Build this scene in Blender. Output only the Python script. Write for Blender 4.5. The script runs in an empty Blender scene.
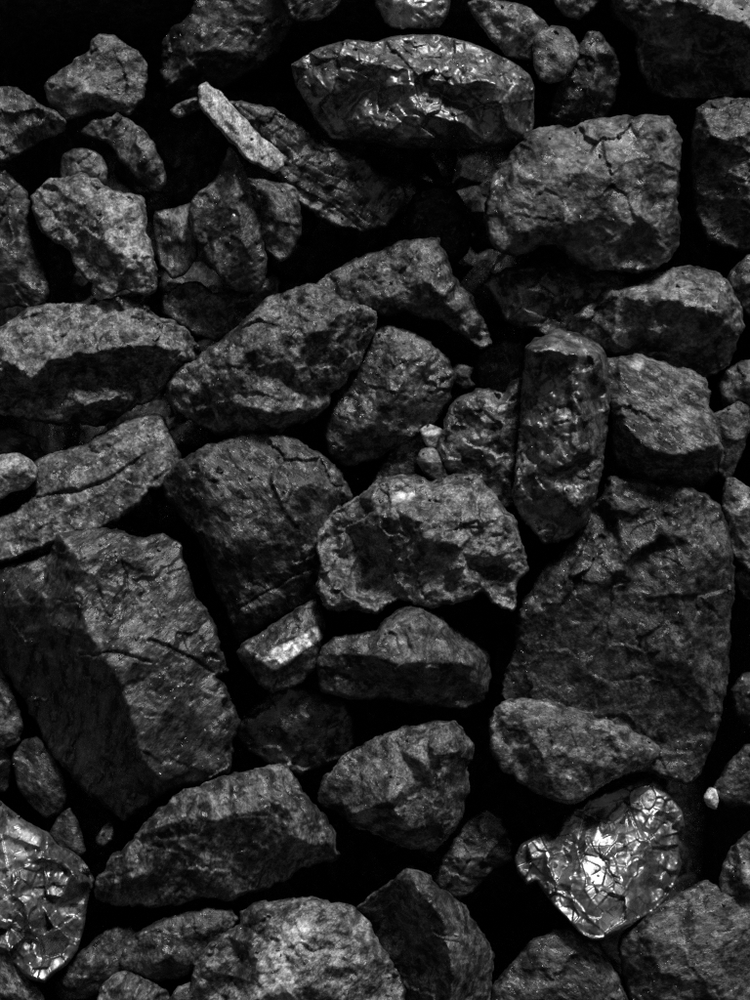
import bpy, math, random
import numpy as np
from mathutils import Matrix, Vector
from mathutils.geometry import delaunay_2d_cdt

# ------------------------------------------------------------------ camera, sky, sun, exposure
sc = bpy.context.scene
TILT = math.radians(35)          # the face of the coal heap leans back at its angle of repose
HEAP = Matrix.Translation((0, 0, 1.0)) @ Matrix.Rotation(TILT, 4, 'X')   # heap frame: x right, y up the slope, z out of it
DIST, ZREF = 1.9, 0.05           # the lens stands 1.9 m from the lumps' mean level

cam_data = bpy.data.cameras.new("camera")
cam = bpy.data.objects.new("camera", cam_data)
sc.collection.objects.link(cam)
cam.matrix_world = HEAP @ Matrix.Translation((0, 0, DIST + ZREF))
cam_data.sensor_fit = 'VERTICAL'
cam_data.sensor_height = 24.0
cam_data.lens = 24.0 * DIST
cam_data.clip_start = 0.05
cam_data.clip_end = 200
cam_data.dof.use_dof = True
cam_data.dof.focus_distance = DIST - 0.02
cam_data.dof.aperture_fstop = 3.2
sc.camera = cam

SUN_LOCAL = Vector((0.22, 0.81, 0.54)).normalized()          # towards the light, in the heap frame
SUN_DIR = (HEAP.to_3x3() @ SUN_LOCAL).normalized()
elev = math.asin(SUN_DIR.z)
azim = math.atan2(SUN_DIR.x, SUN_DIR.y)

world = bpy.data.worlds.new("World")
sc.world = world
world.use_nodes = True
wt = world.node_tree
wt.nodes.clear()
sky = wt.nodes.new("ShaderNodeTexSky")
sky.sky_type = 'NISHITA'
sky.sun_disc = False
sky.sun_elevation = elev
sky.sun_rotation = azim
sky.air_density = 1.0
sky.dust_density = 3.0
grey = wt.nodes.new("ShaderNodeRGBToBW")                     # black-and-white photograph
bg = wt.nodes.new("ShaderNodeBackground")
bg.inputs["Strength"].default_value = 0.05
wo = wt.nodes.new("ShaderNodeOutputWorld")
wt.links.new(sky.outputs[0], grey.inputs[0])
wt.links.new(grey.outputs[0], bg.inputs["Color"])
wt.links.new(bg.outputs[0], wo.inputs[0])

sun_data = bpy.data.lights.new("sun", 'SUN')
sun_data.energy = 5.0
sun_data.angle = math.radians(14)
sun = bpy.data.objects.new("sun", sun_data)
sun.rotation_euler = SUN_DIR.to_track_quat('Z', 'Y').to_euler()
sun.location = SUN_DIR * 6
sc.collection.objects.link(sun)

sc.view_settings.view_transform = 'Standard'
sc.view_settings.look = 'None'
sc.view_settings.exposure = 0.48
sc.view_settings.gamma = 1.0
sc.view_settings.use_curve_mapping = False
sc.render.engine = 'CYCLES'
sc.cycles.max_bounces = 4
sc.cycles.diffuse_bounces = 2
sc.cycles.glossy_bounces = 2
sc.cycles.use_denoising = False

# ------------------------------------------------------------------ materials
def coal_material(name):
    """Coal: dark mottled body, dust in patches, fine bump and small bright crystal faces.
    object colour = (body albedo, dust amount, gloss, crystal amount)"""
    m = bpy.data.materials.new(name)
    m.use_nodes = True
    t = m.node_tree
    t.nodes.clear()
    N, K = t.nodes.new, t.links.new
    def math_(op, a, b=None, c=None, clamp=False):
        n = N("ShaderNodeMath"); n.operation = op; n.use_clamp = clamp
        for i, v in enumerate((a, b, c)):
            if v is None: continue
            if isinstance(v, (int, float)): n.inputs[i].default_value = v
            else: K(v, n.inputs[i])
        return n.outputs[0]
    def rng(v, a, b, c, d):
        n = N("ShaderNodeMapRange"); n.interpolation_type = 'SMOOTHSTEP'
        K(v, n.inputs[0])
        for i, x in enumerate((a, b, c, d)):
            if isinstance(x, (int, float)): n.inputs[i + 1].default_value = x
            else: K(x, n.inputs[i + 1])
        return n.outputs[0]
    info = N("ShaderNodeObjectInfo")
    sep = N("ShaderNodeSeparateColor"); K(info.outputs["Color"], sep.inputs[0])
    body, dust, gloss, cryst = sep.outputs[0], sep.outputs[1], sep.outputs[2], info.outputs["Alpha"]
    tc = N("ShaderNodeTexCoord")
    off = N("ShaderNodeVectorMath"); off.operation = 'MULTIPLY_ADD'
    cmb = N("ShaderNodeCombineXYZ")
    K(info.outputs["Random"], cmb.inputs[0]); K(info.outputs["Random"], cmb.inputs[1]); K(info.outputs["Random"], cmb.inputs[2])
    K(cmb.outputs[0], off.inputs[0]); off.inputs[1].default_value = (37, 53, 71); K(tc.outputs["Object"], off.inputs[2])
    # grain size and direction differ from lump to lump
    rot = N("ShaderNodeVectorRotate"); rot.rotation_type = 'AXIS_ANGLE'; rot.inputs["Axis"].default_value = (0.25, 0.3, 0.92)
    K(off.outputs[0], rot.inputs["Vector"]); K(math_('MULTIPLY', info.outputs["Random"], 47.0), rot.inputs["Angle"])
    r2 = math_('FRACT', math_('MULTIPLY', info.outputs["Random"], 91.7)); r3 = math_('FRACT', math_('MULTIPLY', info.outputs["Random"], 173.3))
    gs = math_('ADD', math_('MULTIPLY', r2, 0.75), 0.65)
    st = N("ShaderNodeCombineXYZ"); K(gs, st.inputs[0]); K(math_('MULTIPLY', gs, math_('ADD', 1.0, math_('MULTIPLY', math_('POWER', r3, 2.0), 1.3))), st.inputs[1]); K(gs, st.inputs[2])
    str_ = N("ShaderNodeVectorMath"); str_.operation = 'MULTIPLY'; K(rot.outputs[0], str_.inputs[0]); K(st.outputs[0], str_.inputs[1])
    P = str_.outputs[0]
    def noise(scale, detail, rough=0.55, dist=0.0, vec=P):
        n = N("ShaderNodeTexNoise"); n.inputs["Scale"].default_value = scale; n.inputs["Detail"].default_value = detail
        n.inputs["Roughness"].default_value = rough; n.inputs["Distortion"].default_value = dist
        K(vec, n.inputs["Vector"]); return n.outputs["Fac"]
    pale = N("ShaderNodeAttribute"); pale.attribute_name = "pale"  # pale mineral and veins, plus light painted onto some faces
    shine = N("ShaderNodeAttribute"); shine.attribute_name = "shine"
    n_big = noise(16, 7, 0.6, 0.6)
    n_mid = noise(70, 7, 0.62, 0.4)
    n_fine = noise(330, 4, 0.6)
    mott = math_('ADD', math_('MULTIPLY', n_big, 0.55), math_('MULTIPLY', n_mid, 0.45))
    mask = rng(mott, 0.41, 0.63, 0.0, 1.0)
    mask = math_('MULTIPLY', mask, dust)
    mask = math_('MULTIPLY', mask, rng(n_fine, 0.3, 0.6, 0.45, 1.0))
    alb = math_('ADD', body, math_('MULTIPLY', mask, 0.075))
    alb = math_('MULTIPLY', alb, rng(n_mid, 0.36, 0.66, 0.40, 1.6))
    alb = math_('MULTIPLY', alb, rng(n_fine, 0.35, 0.68, 0.6, 1.6))
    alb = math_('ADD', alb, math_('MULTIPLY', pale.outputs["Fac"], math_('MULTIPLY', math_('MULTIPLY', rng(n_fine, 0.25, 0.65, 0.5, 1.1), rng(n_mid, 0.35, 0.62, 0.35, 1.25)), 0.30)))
    col = N("ShaderNodeCombineColor"); K(alb, col.inputs[0]); K(alb, col.inputs[1]); K(alb, col.inputs[2])
    # crystal faces
    vor = N("ShaderNodeTexVoronoi"); vor.inputs["Scale"].default_value = 560; K(off.outputs[0], vor.inputs["Vector"])
    vs = N("ShaderNodeSeparateColor"); K(vor.outputs["Color"], vs.inputs[0])
    thr = math_('SUBTRACT', 1.0, math_('MULTIPLY', math_('ADD', math_('MULTIPLY', cryst, 0.55), 0.005), rng(noise(30, 5, 0.6), 0.47, 0.62, 0.03, 1.3)))
    spark = math_('GREATER_THAN', vs.outputs[0], thr)
    spark = math_('MULTIPLY', spark, math_('LESS_THAN', vor.outputs["Distance"], 0.42))
    g = math_('MAXIMUM', gloss, shine.outputs["Fac"])
    gg = math_('MULTIPLY', g, rng(noise(45, 4, 0.6), 0.42, 0.56, 0.1, 1.0))
    gg = math_('MAXIMUM', gg, math_('MULTIPLY', shine.outputs["Fac"], rng(noise(75, 5, 0.6, 0.5), 0.40, 0.54, 0.2, 1.0)))
    sheen = rng(noise(85, 6, 0.62, 0.8), 0.53, 0.62, 0.0, 1.0)
    rough = rng(gg, 0.0, 1.0, 0.47, 0.46)
    rough = math_('SUBTRACT', rough, math_('MULTIPLY', sheen, 0.14))
    rough = math_('ADD', rough, math_('MULTIPLY', math_('SUBTRACT', n_mid, 0.5), 0.25), clamp=True)
    rmix = N("ShaderNodeMix"); rmix.data_type = 'FLOAT'
    K(spark, rmix.inputs[0]); K(rough, rmix.inputs[2]); rmix.inputs[3].default_value = 0.2
    # relief
    h = math_('ADD', math_('MULTIPLY', noise(140, 8, 0.68), 1.0), math_('MULTIPLY', noise(420, 4, 0.65), 0.6))
    bump = N("ShaderNodeBump"); bump.inputs["Distance"].default_value = 0.0045
    K(rng(gg, 0.0, 1.0, 0.48, 0.12), bump.inputs["Strength"]); K(h, bump.inputs["Height"])
    tilt = N("ShaderNodeVectorMath"); tilt.operation = 'SUBTRACT'
    K(vor.outputs["Color"], tilt.inputs[0]); tilt.inputs[1].default_value = (0.5, 0.5, 0.5)
    sc_ = N("ShaderNodeVectorMath"); sc_.operation = 'SCALE'; K(tilt.outputs[0], sc_.inputs[0]); K(math_('MULTIPLY', spark, 1.1), sc_.inputs["Scale"])
    ad = N("ShaderNodeVectorMath"); ad.operation = 'ADD'; K(bump.outputs[0], ad.inputs[0]); K(sc_.outputs[0], ad.inputs[1])
    nm = N("ShaderNodeVectorMath"); nm.operation = 'NORMALIZE'; K(ad.outputs[0], nm.inputs[0])
    b = N("ShaderNodeBsdfPrincipled")
    K(col.outputs[0], b.inputs["Base Color"]); K(rmix.outputs[0], b.inputs["Roughness"]); K(nm.outputs[0], b.inputs["Normal"])
    b.inputs["IOR"].default_value = 1.65
    spec = math_('ADD', 0.07, math_('MULTIPLY', sheen, 0.60))
    spec = math_('MAXIMUM', math_('MAXIMUM', spec, math_('MULTIPLY', spark, 0.45)), math_("MULTIPLY", gg, 1.35))
    K(spec, b.inputs["Specular IOR Level"])
    out = N("ShaderNodeOutputMaterial"); K(b.outputs[0], out.inputs[0])
    return m
COAL = coal_material("coal")

# ------------------------------------------------------------------ noise (vectorised)
def _hash(ix, iy, iz, seed):
    h = (ix * 374761393 + iy * 668265263 + iz * 2147483647 + seed * 1274126177) & 0xFFFFFFFF
    h = ((h ^ (h >> 13)) * 1274126177) & 0xFFFFFFFF
    h = ((h ^ (h >> 16)) * 2246822519) & 0xFFFFFFFF
    return ((h ^ (h >> 15)) & 0xFFFFFF) / float(0xFFFFFF) * 2 - 1
def vnoise(p, seed=0):
    i = np.floor(p).astype(np.int64); f = p - i
    u = f * f * f * (f * (f * 6 - 15) + 10)
    r = 0
    for a in (0, 1):
        for b in (0, 1):
            for c in (0, 1):
                w = (u[:, 0] if a else 1 - u[:, 0]) * (u[:, 1] if b else 1 - u[:, 1]) * (u[:, 2] if c else 1 - u[:, 2])
                r = r + w * _hash(i[:, 0] + a, i[:, 1] + b, i[:, 2] + c, seed)
    return r
ROT = np.array([[0.36, 0.48, -0.8], [-0.8, 0.6, 0.0], [0.48, 0.64, 0.6]])
def fbm(p, octaves=4, gain=0.5, seed=0, ridged=False):
    s, a, q = 0, 1.0, p
    for o in range(octaves):
        n = vnoise(q, seed + o * 17)
        if ridged: n = 1 - 2 * np.abs(n)
        s = s + a * n; a *= gain; q = (q @ ROT.T) * 2.03 + 5.1
    return s

def facets(Q, s, seed, warp=0.3):
    """continuous surface of flat broken faces about s across, heights in -1..1"""
    a = (seed * 0.7391) % 6.283; ca, sa = math.cos(a), math.sin(a)
    S = np.column_stack([Q / (1.6 * s), np.full(len(Q), seed * .173)])
    x = Q[:, 0] + warp * s * fbm(S, 3, .55, seed + 1); y = Q[:, 1] + warp * s * fbm(S + 7.7, 3, .55, seed + 2)
    x, y = (x * ca - y * sa) / s, (x * sa + y * ca) / s * 1.1547
    u = x - y * .5; v = y
    i, j = np.floor(u).astype(np.int64), np.floor(v).astype(np.int64); fu, fv = u - i, v - j
    z0 = np.zeros_like(i); H = lambda p, q: _hash(p, q, z0, seed)
    lo = fu + fv < 1
    h10, h01 = H(i + 1, j), H(i, j + 1)
    low = H(i, j) * (1 - fu - fv) + h10 * fu + h01 * fv
    up = H(i + 1, j + 1) * (fu + fv - 1) + h10 * (1 - fv) + h01 * (1 - fu)
    return np.where(lo, low, up)

# ------------------------------------------------------------------ one lump
def pts(s):
    return [tuple(float(v) for v in q.split(',')) for q in s.split()]
def inside(P, poly):
    x, y = P[:, 0], P[:, 1]; r = np.zeros(len(P), bool); n = len(poly)
    for i in range(n):
        (x0, y0), (x1, y1) = poly[i], poly[(i + 1) % n]
        if y0 == y1: continue
        c = ((y0 > y) != (y1 > y)) & (x < (x1 - x0) * (y - y0) / (y1 - y0) + x0)
        r ^= c
    return r
def edge_dist(P, poly):
    d = np.full(len(P), 1e9); n = len(poly)
    for i in range(n):
        a = poly[i]; v = poly[(i + 1) % n] - a; L = float(v @ v) + 1e-9
        w = P - a; t = np.clip((w @ v) / L, 0, 1)
        q = w - t[:, None] * v
        d = np.minimum(d, q[:, 0] ** 2 + q[:, 1] ** 2)
    return np.sqrt(d)
def to_heap(px, py, z_mm):
    """photo position + height above the heap's mean level (mm) -> heap frame, metres"""
    z = z_mm / 1000.0
    k = (DIST + ZREF - z) / DIST / 1000.0
    return np.stack([(px - 375) * k, (500 - py) * k, np.broadcast_to(z, np.shape(px))], -1)
STEP = 1.5
RELIEF = 1.5
def cells(Q, spacing, seed, amp, slope, soft=1.0, groove=0.0):
    """broken faces: every cell of the surface has its own level and tilt"""
    rs = np.random.RandomState(seed)
    lo, hi = Q.min(0) - spacing, Q.max(0) + spacing
    gx, gy = np.meshgrid(np.arange(lo[0], hi[0], spacing), np.arange(lo[1], hi[1], spacing))
    S = np.stack([gx.ravel(), gy.ravel()], 1); S = S + rs.uniform(-.5, .5, S.shape) * spacing
    n = len(S); a = rs.uniform(-1, 1, n) * amp; g = rs.normal(0, 1, (n, 2)) * slope
    out = np.empty(len(Q))
    for k in range(0, len(Q), 4096):
        q = Q[k:k + 4096]; d = ((q[:, None, :] - S[None]) ** 2).sum(-1)
        i2 = np.argpartition(d, 2, axis=1)[:, :2]
        r = np.arange(len(q))
        sw = d[r, i2[:, 0]] > d[r, i2[:, 1]]; i2[sw] = i2[sw][:, ::-1]
        d1, d2 = np.sqrt(d[r, i2[:, 0]]), np.sqrt(d[r, i2[:, 1]])
        v1 = a[i2[:, 0]] + ((q - S[i2[:, 0]]) * g[i2[:, 0]]).sum(1)
        v2 = a[i2[:, 1]] + ((q - S[i2[:, 1]]) * g[i2[:, 1]]).sum(1)
        m = np.clip((d2 - d1) / soft, 0, 1); m = m * m * (3 - 2 * m)
        out[k:k + 4096] = v1 * (0.5 + 0.5 * m) + v2 * (0.5 - 0.5 * m) - groove * np.clip(1 - (d2 - d1) / 1.6, 0, 1)
    return out
COUNT = [0]
GROUP = "lumps of coal heaped together"
def lump(label, z, outline, inner="", H=None, e=None, bev=None, drop=None, alb=0.028, dust=0.4, gloss=0.2, cryst=0.1,
         rough=1.0, chip=(34, 0.9, 0.05), chip2=None, strata=None, tilt=(0, 0), cracks=(), veins=0.0, fac=1.0, fw=0.16, cw=1.0, step=None, auto=1, patches=(), soft=0.0, warp=5.0, deep=None, name="coal_lump", cat="coal lump", group=GROUP):
    STEP = step or 1.5
    COUNT[0] += 1; seed = COUNT[0] * 101
    rs = np.random.RandomState(seed)
    O = pts(outline); I = pts(inner)
    C = np.array([o[:2] for o in O]); e0 = 0.55 if e is None else e
    tg = np.roll(C, -1, 0) - np.roll(C, 1, 0)
    sg = 1.0 if (np.dot(C[:, 0], np.roll(C[:, 1], -1)) - np.dot(C[:, 1], np.roll(C[:, 0], -1))) > 0 else -1.0
    ny = -sg * tg[:, 0] / (np.linalg.norm(tg, axis=1) + 1e-6)         # +1 on the underside of the lump
    oh = np.array([o[2] if len(o) > 2 else (0.55 - 0.12 * k if e is None else e) for o, k in zip(O, ny)])
    e = e0
    area = 0.5 * abs(np.dot(C[:, 0], np.roll(C[:, 1], -1)) - np.dot(C[:, 1], np.roll(C[:, 0], -1)))
    size = math.sqrt(area)
    if H is None: H = 0.40 * size
    if bev is None: bev = min(4.5, 0.028 * size + 1.2)
    if drop is None: drop = bev * 1.8
    H *= RELIEF
    if deep is None: deep = 1.05 * size + 30
    if size > 30:                                            # room for the rounded rim
        tn = np.column_stack([tg[:, 1], -tg[:, 0]]) * sg / (np.linalg.norm(tg, axis=1)[:, None] + 1e-6)
        C = C + 1.8 * tn
    # outline with broken detail
    D = []
    for i in range(len(C)):
        a, b = C[i], C[(i + 1) % len(C)]; n = max(1, int(round(np.linalg.norm(b - a) / (STEP * 1.3))))
        for k in range(n): D.append(a + (b - a) * k / n)
    D = np.array(D)
    for _ in range(1): D = 0.25 * np.roll(D, 1, 0) + 0.5 * D + 0.25 * np.roll(D, -1, 0)
    D3 = np.column_stack([D / 13.0, np.full(len(D), seed * .37)])
    amp = min(2.2, 0.016 * size + 0.4) * rough
    D = D + amp * np.column_stack([fbm(D3, 4, .6, seed), fbm(D3, 4, .6, seed + 5)])
    # facets
    V2 = [Vector(c) for c in C] + [Vector(i[:2]) for i in I]
    VH = np.concatenate([oh, np.array([i[2] for i in I])]) if I else oh
    if not I:
        V2.append(Vector(C.mean(0))); VH = np.append(VH, 1.0)
    n = len(C)
    cv, ce, cf, ov, oe, of = delaunay_2d_cdt(V2, [(i, (i + 1) % n) for i in range(n)], [], 1, 1e-4)
    cvv = np.array([v[:] for v in cv]); ch = np.array([VH[o[0]] if o else e for o in ov])
    tris = []
    for f in cf:
        for k in range(1, len(f) - 1): tris.append((f[0], f[k], f[k + 1]))
    kp = inside(np.array([cvv[list(t)].mean(0) for t in tris]), C)
    tris = [t for t, k in zip(tris, kp) if k]
    def tin(Q):
        best = np.full(len(Q), -1e9); val = np.zeros(len(Q))
        for (a, b, c) in tris:
            A, B, Cc = cvv[a], cvv[b], cvv[c]
            det = (B[0] - A[0]) * (Cc[1] - A[1]) - (Cc[0] - A[0]) * (B[1] - A[1])
            if abs(det) < 1.0: continue
            l1 = ((Q[:, 0] - A[0]) * (Cc[1] - A[1]) - (Cc[0] - A[0]) * (Q[:, 1] - A[1])) / det
            l2 = ((B[0] - A[0]) * (Q[:, 1] - A[1]) - (Q[:, 0] - A[0]) * (B[1] - A[1])) / det
            l0 = 1 - l1 - l2; mn = np.minimum(np.minimum(l0, l1), l2)
            h = l0 * ch[a] + l1 * ch[b] + l2 * ch[c]
            u = mn > best; best[u] = mn[u]; val[u] = h[u]
        return np.clip(val, -0.3, 1.3)
    # surface points
    lo, hi = D.min(0), D.max(0)
    gy = np.arange(lo[1], hi[1], STEP * .87); rows = []
    for k, y in enumerate(gy):
        x = np.arange(lo[0] + (k % 2) * STEP / 2, hi[0], STEP); rows.append(np.column_stack([x, np.full(len(x), y)]))
    G = np.concatenate(rows); G = G + rs.uniform(-.22, .22, G.shape) * STEP
    G = G[inside(G, D)]; dd = edge_dist(G, D); G = G[dd > STEP * .6]
    nD = len(D)
    allp = [Vector(p) for p in D] + [Vector(p) for p in G]
    tv, te, tf, _, _, _ = delaunay_2d_cdt(allp, [(i, (i + 1) % nD) for i in range(nD)], [], 1, 1e-5, False)
    Q = np.array([v[:] for v in tv])
    d = edge_dist(Q, D)
    S3 = np.column_stack([Q, np.full(len(Q), seed * .61)])
    W = np.column_stack([fbm(S3 / 28, 4, .55, seed + 31), fbm(S3 / 28, 4, .55, seed + 47)]) * warp
    hgt = (tin(Q + W) * 2 + tin(Q + W + (2.2, 0)) + tin(Q + W - (2.2, 0)) + tin(Q + W + (0, 2.2)) + tin(Q + W - (0, 2.2))) / 6
    zz = H * (hgt - e)
    if soft > 0:
        t0 = np.clip(d / (size * .5), 0, 1); zz = zz * (1 - soft) + soft * (H * 0.6 * np.sqrt(1 - (1 - t0) ** 2))
    mid = C.mean(0); tz = lambda q: tilt[0] * (q[:, 0] - mid[0]) + tilt[1] * (q[:, 1] - mid[1])
    zz = zz + tz(Q)
    fade = np.clip(d / (bev * .8), 0, 1)
    disp = fac * (min(9.0, .046 * size) * facets(Q, .26 * size + 4, seed + 3, fw) + 2.3 * facets(Q, 19.0, seed + 9, fw) * min(1, size / 60)
                  + 0.85 * facets(Q, 9.0, seed + 13, fw) + 0.35 * facets(Q, 4.6, seed + 15))
    disp = disp + rough * (0.35 * fbm(S3 / 12.0, 4, .6, seed + 9, True) + 0.3 * fbm(S3 / 5.0, 2, .6, seed + 19))
    W2 = np.column_stack([fbm(S3 / 12, 3, .5, seed + 61), fbm(S3 / 12, 3, .5, seed + 67)]) * 2.2 * min(rough, 1)
    if chip: disp = disp + cells(Q + W2 * cw, chip[0], seed + 71, chip[1], chip[2], 0.7 * STEP, chip[3] if len(chip) > 3 else 0.0)
    if chip2: disp = disp + cells(Q + W2 * .6 * cw, chip2[0], seed + 73, chip2[1], chip2[2], 0.7 * STEP)
    if size > 55:                                            # plates broken off, and cracks
        disp = disp + cells(Q + W2 * 1.6 + W * (12 / max(warp, 1)) * .5, size * .42, seed + 77, .018 * size * min(rough, 1) * (.3 + .7 * auto), .05, 1.5)
        cr = [(pts(c), dp, wd) for c, dp, wd in cracks]
        for _ in range(int(size / 90) * auto):
            p = C.mean(0) + rs.uniform(-.38, .38, 2) * (C.max(0) - C.min(0)); a = rs.uniform(0, math.pi); walk = [tuple(p)]
            for _k in range(rs.randint(4, 9)):
                a += rs.normal(0, .45); p = p + rs.uniform(4, 10) * np.array([math.cos(a), math.sin(a)]); walk.append(tuple(p))
            cr.append((walk, rs.uniform(1.5, 3.5), rs.uniform(.7, 1.5)))
        for line, dp, wd in cr:
            L = np.array(line); cd = np.full(len(Q), 1e9); jit = Q + W2 * .7
            for a_, b_ in zip(L[:-1], L[1:]):
                v = b_ - a_; w = jit - a_; t = np.clip((w @ v) / (v @ v + 1e-9), 0, 1)
                cd = np.minimum(cd, np.linalg.norm(w - t[:, None] * v, axis=1))
            disp = disp - dp * np.clip(1 - cd / (wd * 1.6), 0, 1)
    if strata:
        ang, sp, sa = strata; ca, sa_ = math.cos(math.radians(ang)), math.sin(math.radians(ang))
        t = (Q[:, 0] * -sa_ + Q[:, 1] * ca) + 5 * fbm(S3 / 60, 3, .5, seed + 81)
        k = np.floor(t / sp); fr = t / sp - k
        lv = _hash(k.astype(np.int64), k.astype(np.int64) * 0, k.astype(np.int64) * 0, seed)
        disp = disp + sa * (lv * np.clip(np.minimum(fr, 1 - fr) * 6, 0, 1) - 0.6 * (fr < .12))
    zz = zz + disp * (0.25 + 0.75 * fade)
    b = np.clip(d / bev, 0, 1); zz = zz - drop * (1 - np.sqrt(np.clip(1 - (1 - b) ** 2, 0, 1)))
    pale = np.zeros(len(Q)); shine = np.zeros(len(Q))
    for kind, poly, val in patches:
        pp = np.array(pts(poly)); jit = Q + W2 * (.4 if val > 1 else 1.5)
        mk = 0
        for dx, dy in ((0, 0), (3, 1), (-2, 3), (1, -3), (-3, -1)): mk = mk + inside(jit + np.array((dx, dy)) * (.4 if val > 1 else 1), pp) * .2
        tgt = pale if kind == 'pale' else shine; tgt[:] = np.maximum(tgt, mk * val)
    if veins:
        vr = fbm(np.column_stack([Q + W * 1.5, S3[:, 2]]) / 26, 3, .55, seed + 111, True)
        pale = np.maximum(pale, veins * np.clip((vr - .55) / .6, 0, 1))
    zmm = z + zz
    P3 = to_heap(Q[:, 0], Q[:, 1], zmm)
    # back of the lump
    cen = D.mean(0); rings = []; ez = zmm[:nD]
    for sc_, dz in ((0.99, .14), (0.955, .45), (0.82, .80), (0.42, .98)):
        R = cen + (D - cen) * sc_
        rr = np.column_stack([R / 25.0, np.full(nD, seed * .23 + dz * 3)])
        nz = fbm(rr, 3, .5, seed + 91)
        R = R + 0.03 * size * np.column_stack([nz, fbm(rr, 3, .5, seed + 97)]) * (dz > .3)
        zr = ez * (1 - dz) + (z - deep) * dz + nz * .05 * size * (dz > .3)
        rings.append(to_heap(R[:, 0], R[:, 1], zr))
    base = to_heap(np.array([cen[0]]), np.array([cen[1]]), np.array([z - deep]))
    V = np.concatenate([P3] + rings + [base])
    F = []
    TF = np.array([list(f)[:3] for f in tf]); keep = inside(Q[TF].mean(1), D)
    for f in TF[keep].tolist():
        a, b_, c = Q[f[0]], Q[f[1]], Q[f[2]]
        if (b_[0] - a[0]) * (c[1] - a[1]) - (b_[1] - a[1]) * (c[0] - a[0]) > 0: f = f[::-1]   # y runs down in the photo
        F.append(f)
    m0 = len(Q); prev = list(range(nD)); ccw = (np.dot(D[:, 0], np.roll(D[:, 1], -1)) - np.dot(D[:, 1], np.roll(D[:, 0], -1))) > 0
    for r in range(4):
        cur = list(range(m0 + r * nD, m0 + (r + 1) * nD))
        for i in range(nD):
            j = (i + 1) % nD
            q = [prev[i], prev[j], cur[j], cur[i]]
            F.append(q if ccw else q[::-1])
        prev = cur
    last = len(V) - 1
    for i in range(nD):
        q = [prev[i], prev[(i + 1) % nD], last]; F.append(q if ccw else q[::-1])
    org = base[0].copy()
    me = bpy.data.meshes.new(name)
    me.from_pydata((V - org).tolist(), [], F)
    me.polygons.foreach_set("use_smooth", np.ones(len(me.polygons), bool))
    for nm_, arr in (("pale", pale), ("shine", shine)):
        at = me.attributes.new(nm_, 'FLOAT', 'POINT')
        full = np.zeros(len(V), np.float32); full[:len(Q)] = arr; at.data.foreach_set("value", full)
    me.update()
    me.materials.append(COAL)
    o = bpy.data.objects.new(name, me)
    sc.collection.objects.link(o)
    o.matrix_world = HEAP @ Matrix.Translation(org)
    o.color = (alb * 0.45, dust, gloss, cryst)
    o["label"] = label; o["category"] = cat
    if group: o["group"] = group
    return o

# ------------------------------------------------------------------ the ground of the heap and its fine coal
def ground():
    n = 121; xs = np.linspace(-3, 3, n)
    X, Y = np.meshgrid(xs, xs)
    P = np.column_stack([X.ravel(), Y.ravel(), np.zeros(n * n)])
    away = np.clip(np.maximum((np.abs(P[:, 0]) - .40) / .06, (np.abs(P[:, 1]) - .50) / .06), 0, 1)
    P[:, 2] = -0.36 + 0.30 * away * away * (3 - 2 * away) + 0.03 * fbm(P * 6 + 3.3, 4, .55, 4)  # ground steps up out of view, shaped to keep sunlight out of the gaps
    F = [(j * n + i, j * n + i + 1, (j + 1) * n + i + 1, (j + 1) * n + i) for j in range(n - 1) for i in range(n - 1)]
    me = bpy.data.meshes.new("ground"); me.from_pydata(P.tolist(), [], F); me.materials.append(COAL)
    o = bpy.data.objects.new("ground", me); sc.collection.objects.link(o); o.matrix_world = HEAP.copy()
    o.color = (0.02, 0.2, 0.1, 0.1); o["kind"] = "structure"
ground()

def rubble():
    rs = np.random.RandomState(5)
    # unit chunk: an icosphere cut by random planes
    import bmesh
    protos = []
    for k in range(10):
        bm = bmesh.new(); bmesh.ops.create_icosphere(bm, subdivisions=3, radius=1.0)
        v = np.array([q.co[:] for q in bm.verts]); f = [[q.index for q in p.verts] for p in bm.faces]; bm.free()
        v *= (1 + .25 * fbm(v * 1.2 + k * 9, 2, .5, k))[:, None]
        for c in range(11):
            d = rs.normal(size=3); d /= np.linalg.norm(d); L = rs.uniform(.5, .8)
            s = v @ d; v -= np.where(s > L, s - L, 0)[:, None] * d * .95
        v *= (1 + .035 * fbm(v * 5 + k, 3, .5, k + 40))[:, None]
        protos.append((v, np.array(f)))
    VV, FF, base = [], [], 0
    def put(x, y, z, r):
        nonlocal base
        v, f = protos[rs.randint(10)]
        q = rs.normal(size=(3, 3)); q, _ = np.linalg.qr(q); q *= np.sign(np.linalg.det(q))
        w = (v * rs.uniform(.65, 1.25, 3)) @ q.T * r + (x, y, z)
        VV.append(w); FF.append(f + base); base += len(v)
    for i in range(1500):                                  # small coal down in the gaps
        put(rs.uniform(-.33, .33), rs.uniform(-.45, .43), rs.uniform(-.32, -.25), rs.uniform(.02, .05))
    k = 0
    while k < 420:                                         # the heap going on past the frame
        x, y = rs.uniform(-1.5, 1.5), rs.uniform(-1.5, 1.5)
        if abs(x) < .58 and abs(y) < .72: continue
        put(x, y, rs.uniform(-.10, -.03), rs.uniform(.05, .11)); k += 1
    me = bpy.data.meshes.new("coal_rubble")
    me.from_pydata(np.concatenate(VV).tolist(), [], np.concatenate(FF).tolist()); me.materials.append(COAL)
    me.polygons.foreach_set("use_smooth", np.zeros(len(me.polygons), bool))
    o = bpy.data.objects.new("coal_rubble", me); sc.collection.objects.link(o); o.matrix_world = HEAP.copy()
    o.color = (0.022, 0.25, 0.15, 0.15)
    o["kind"] = "stuff"; o["label"] = "small broken coal filling the dark gaps of the heap"; o["category"] = "coal rubble"
rubble()

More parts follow.
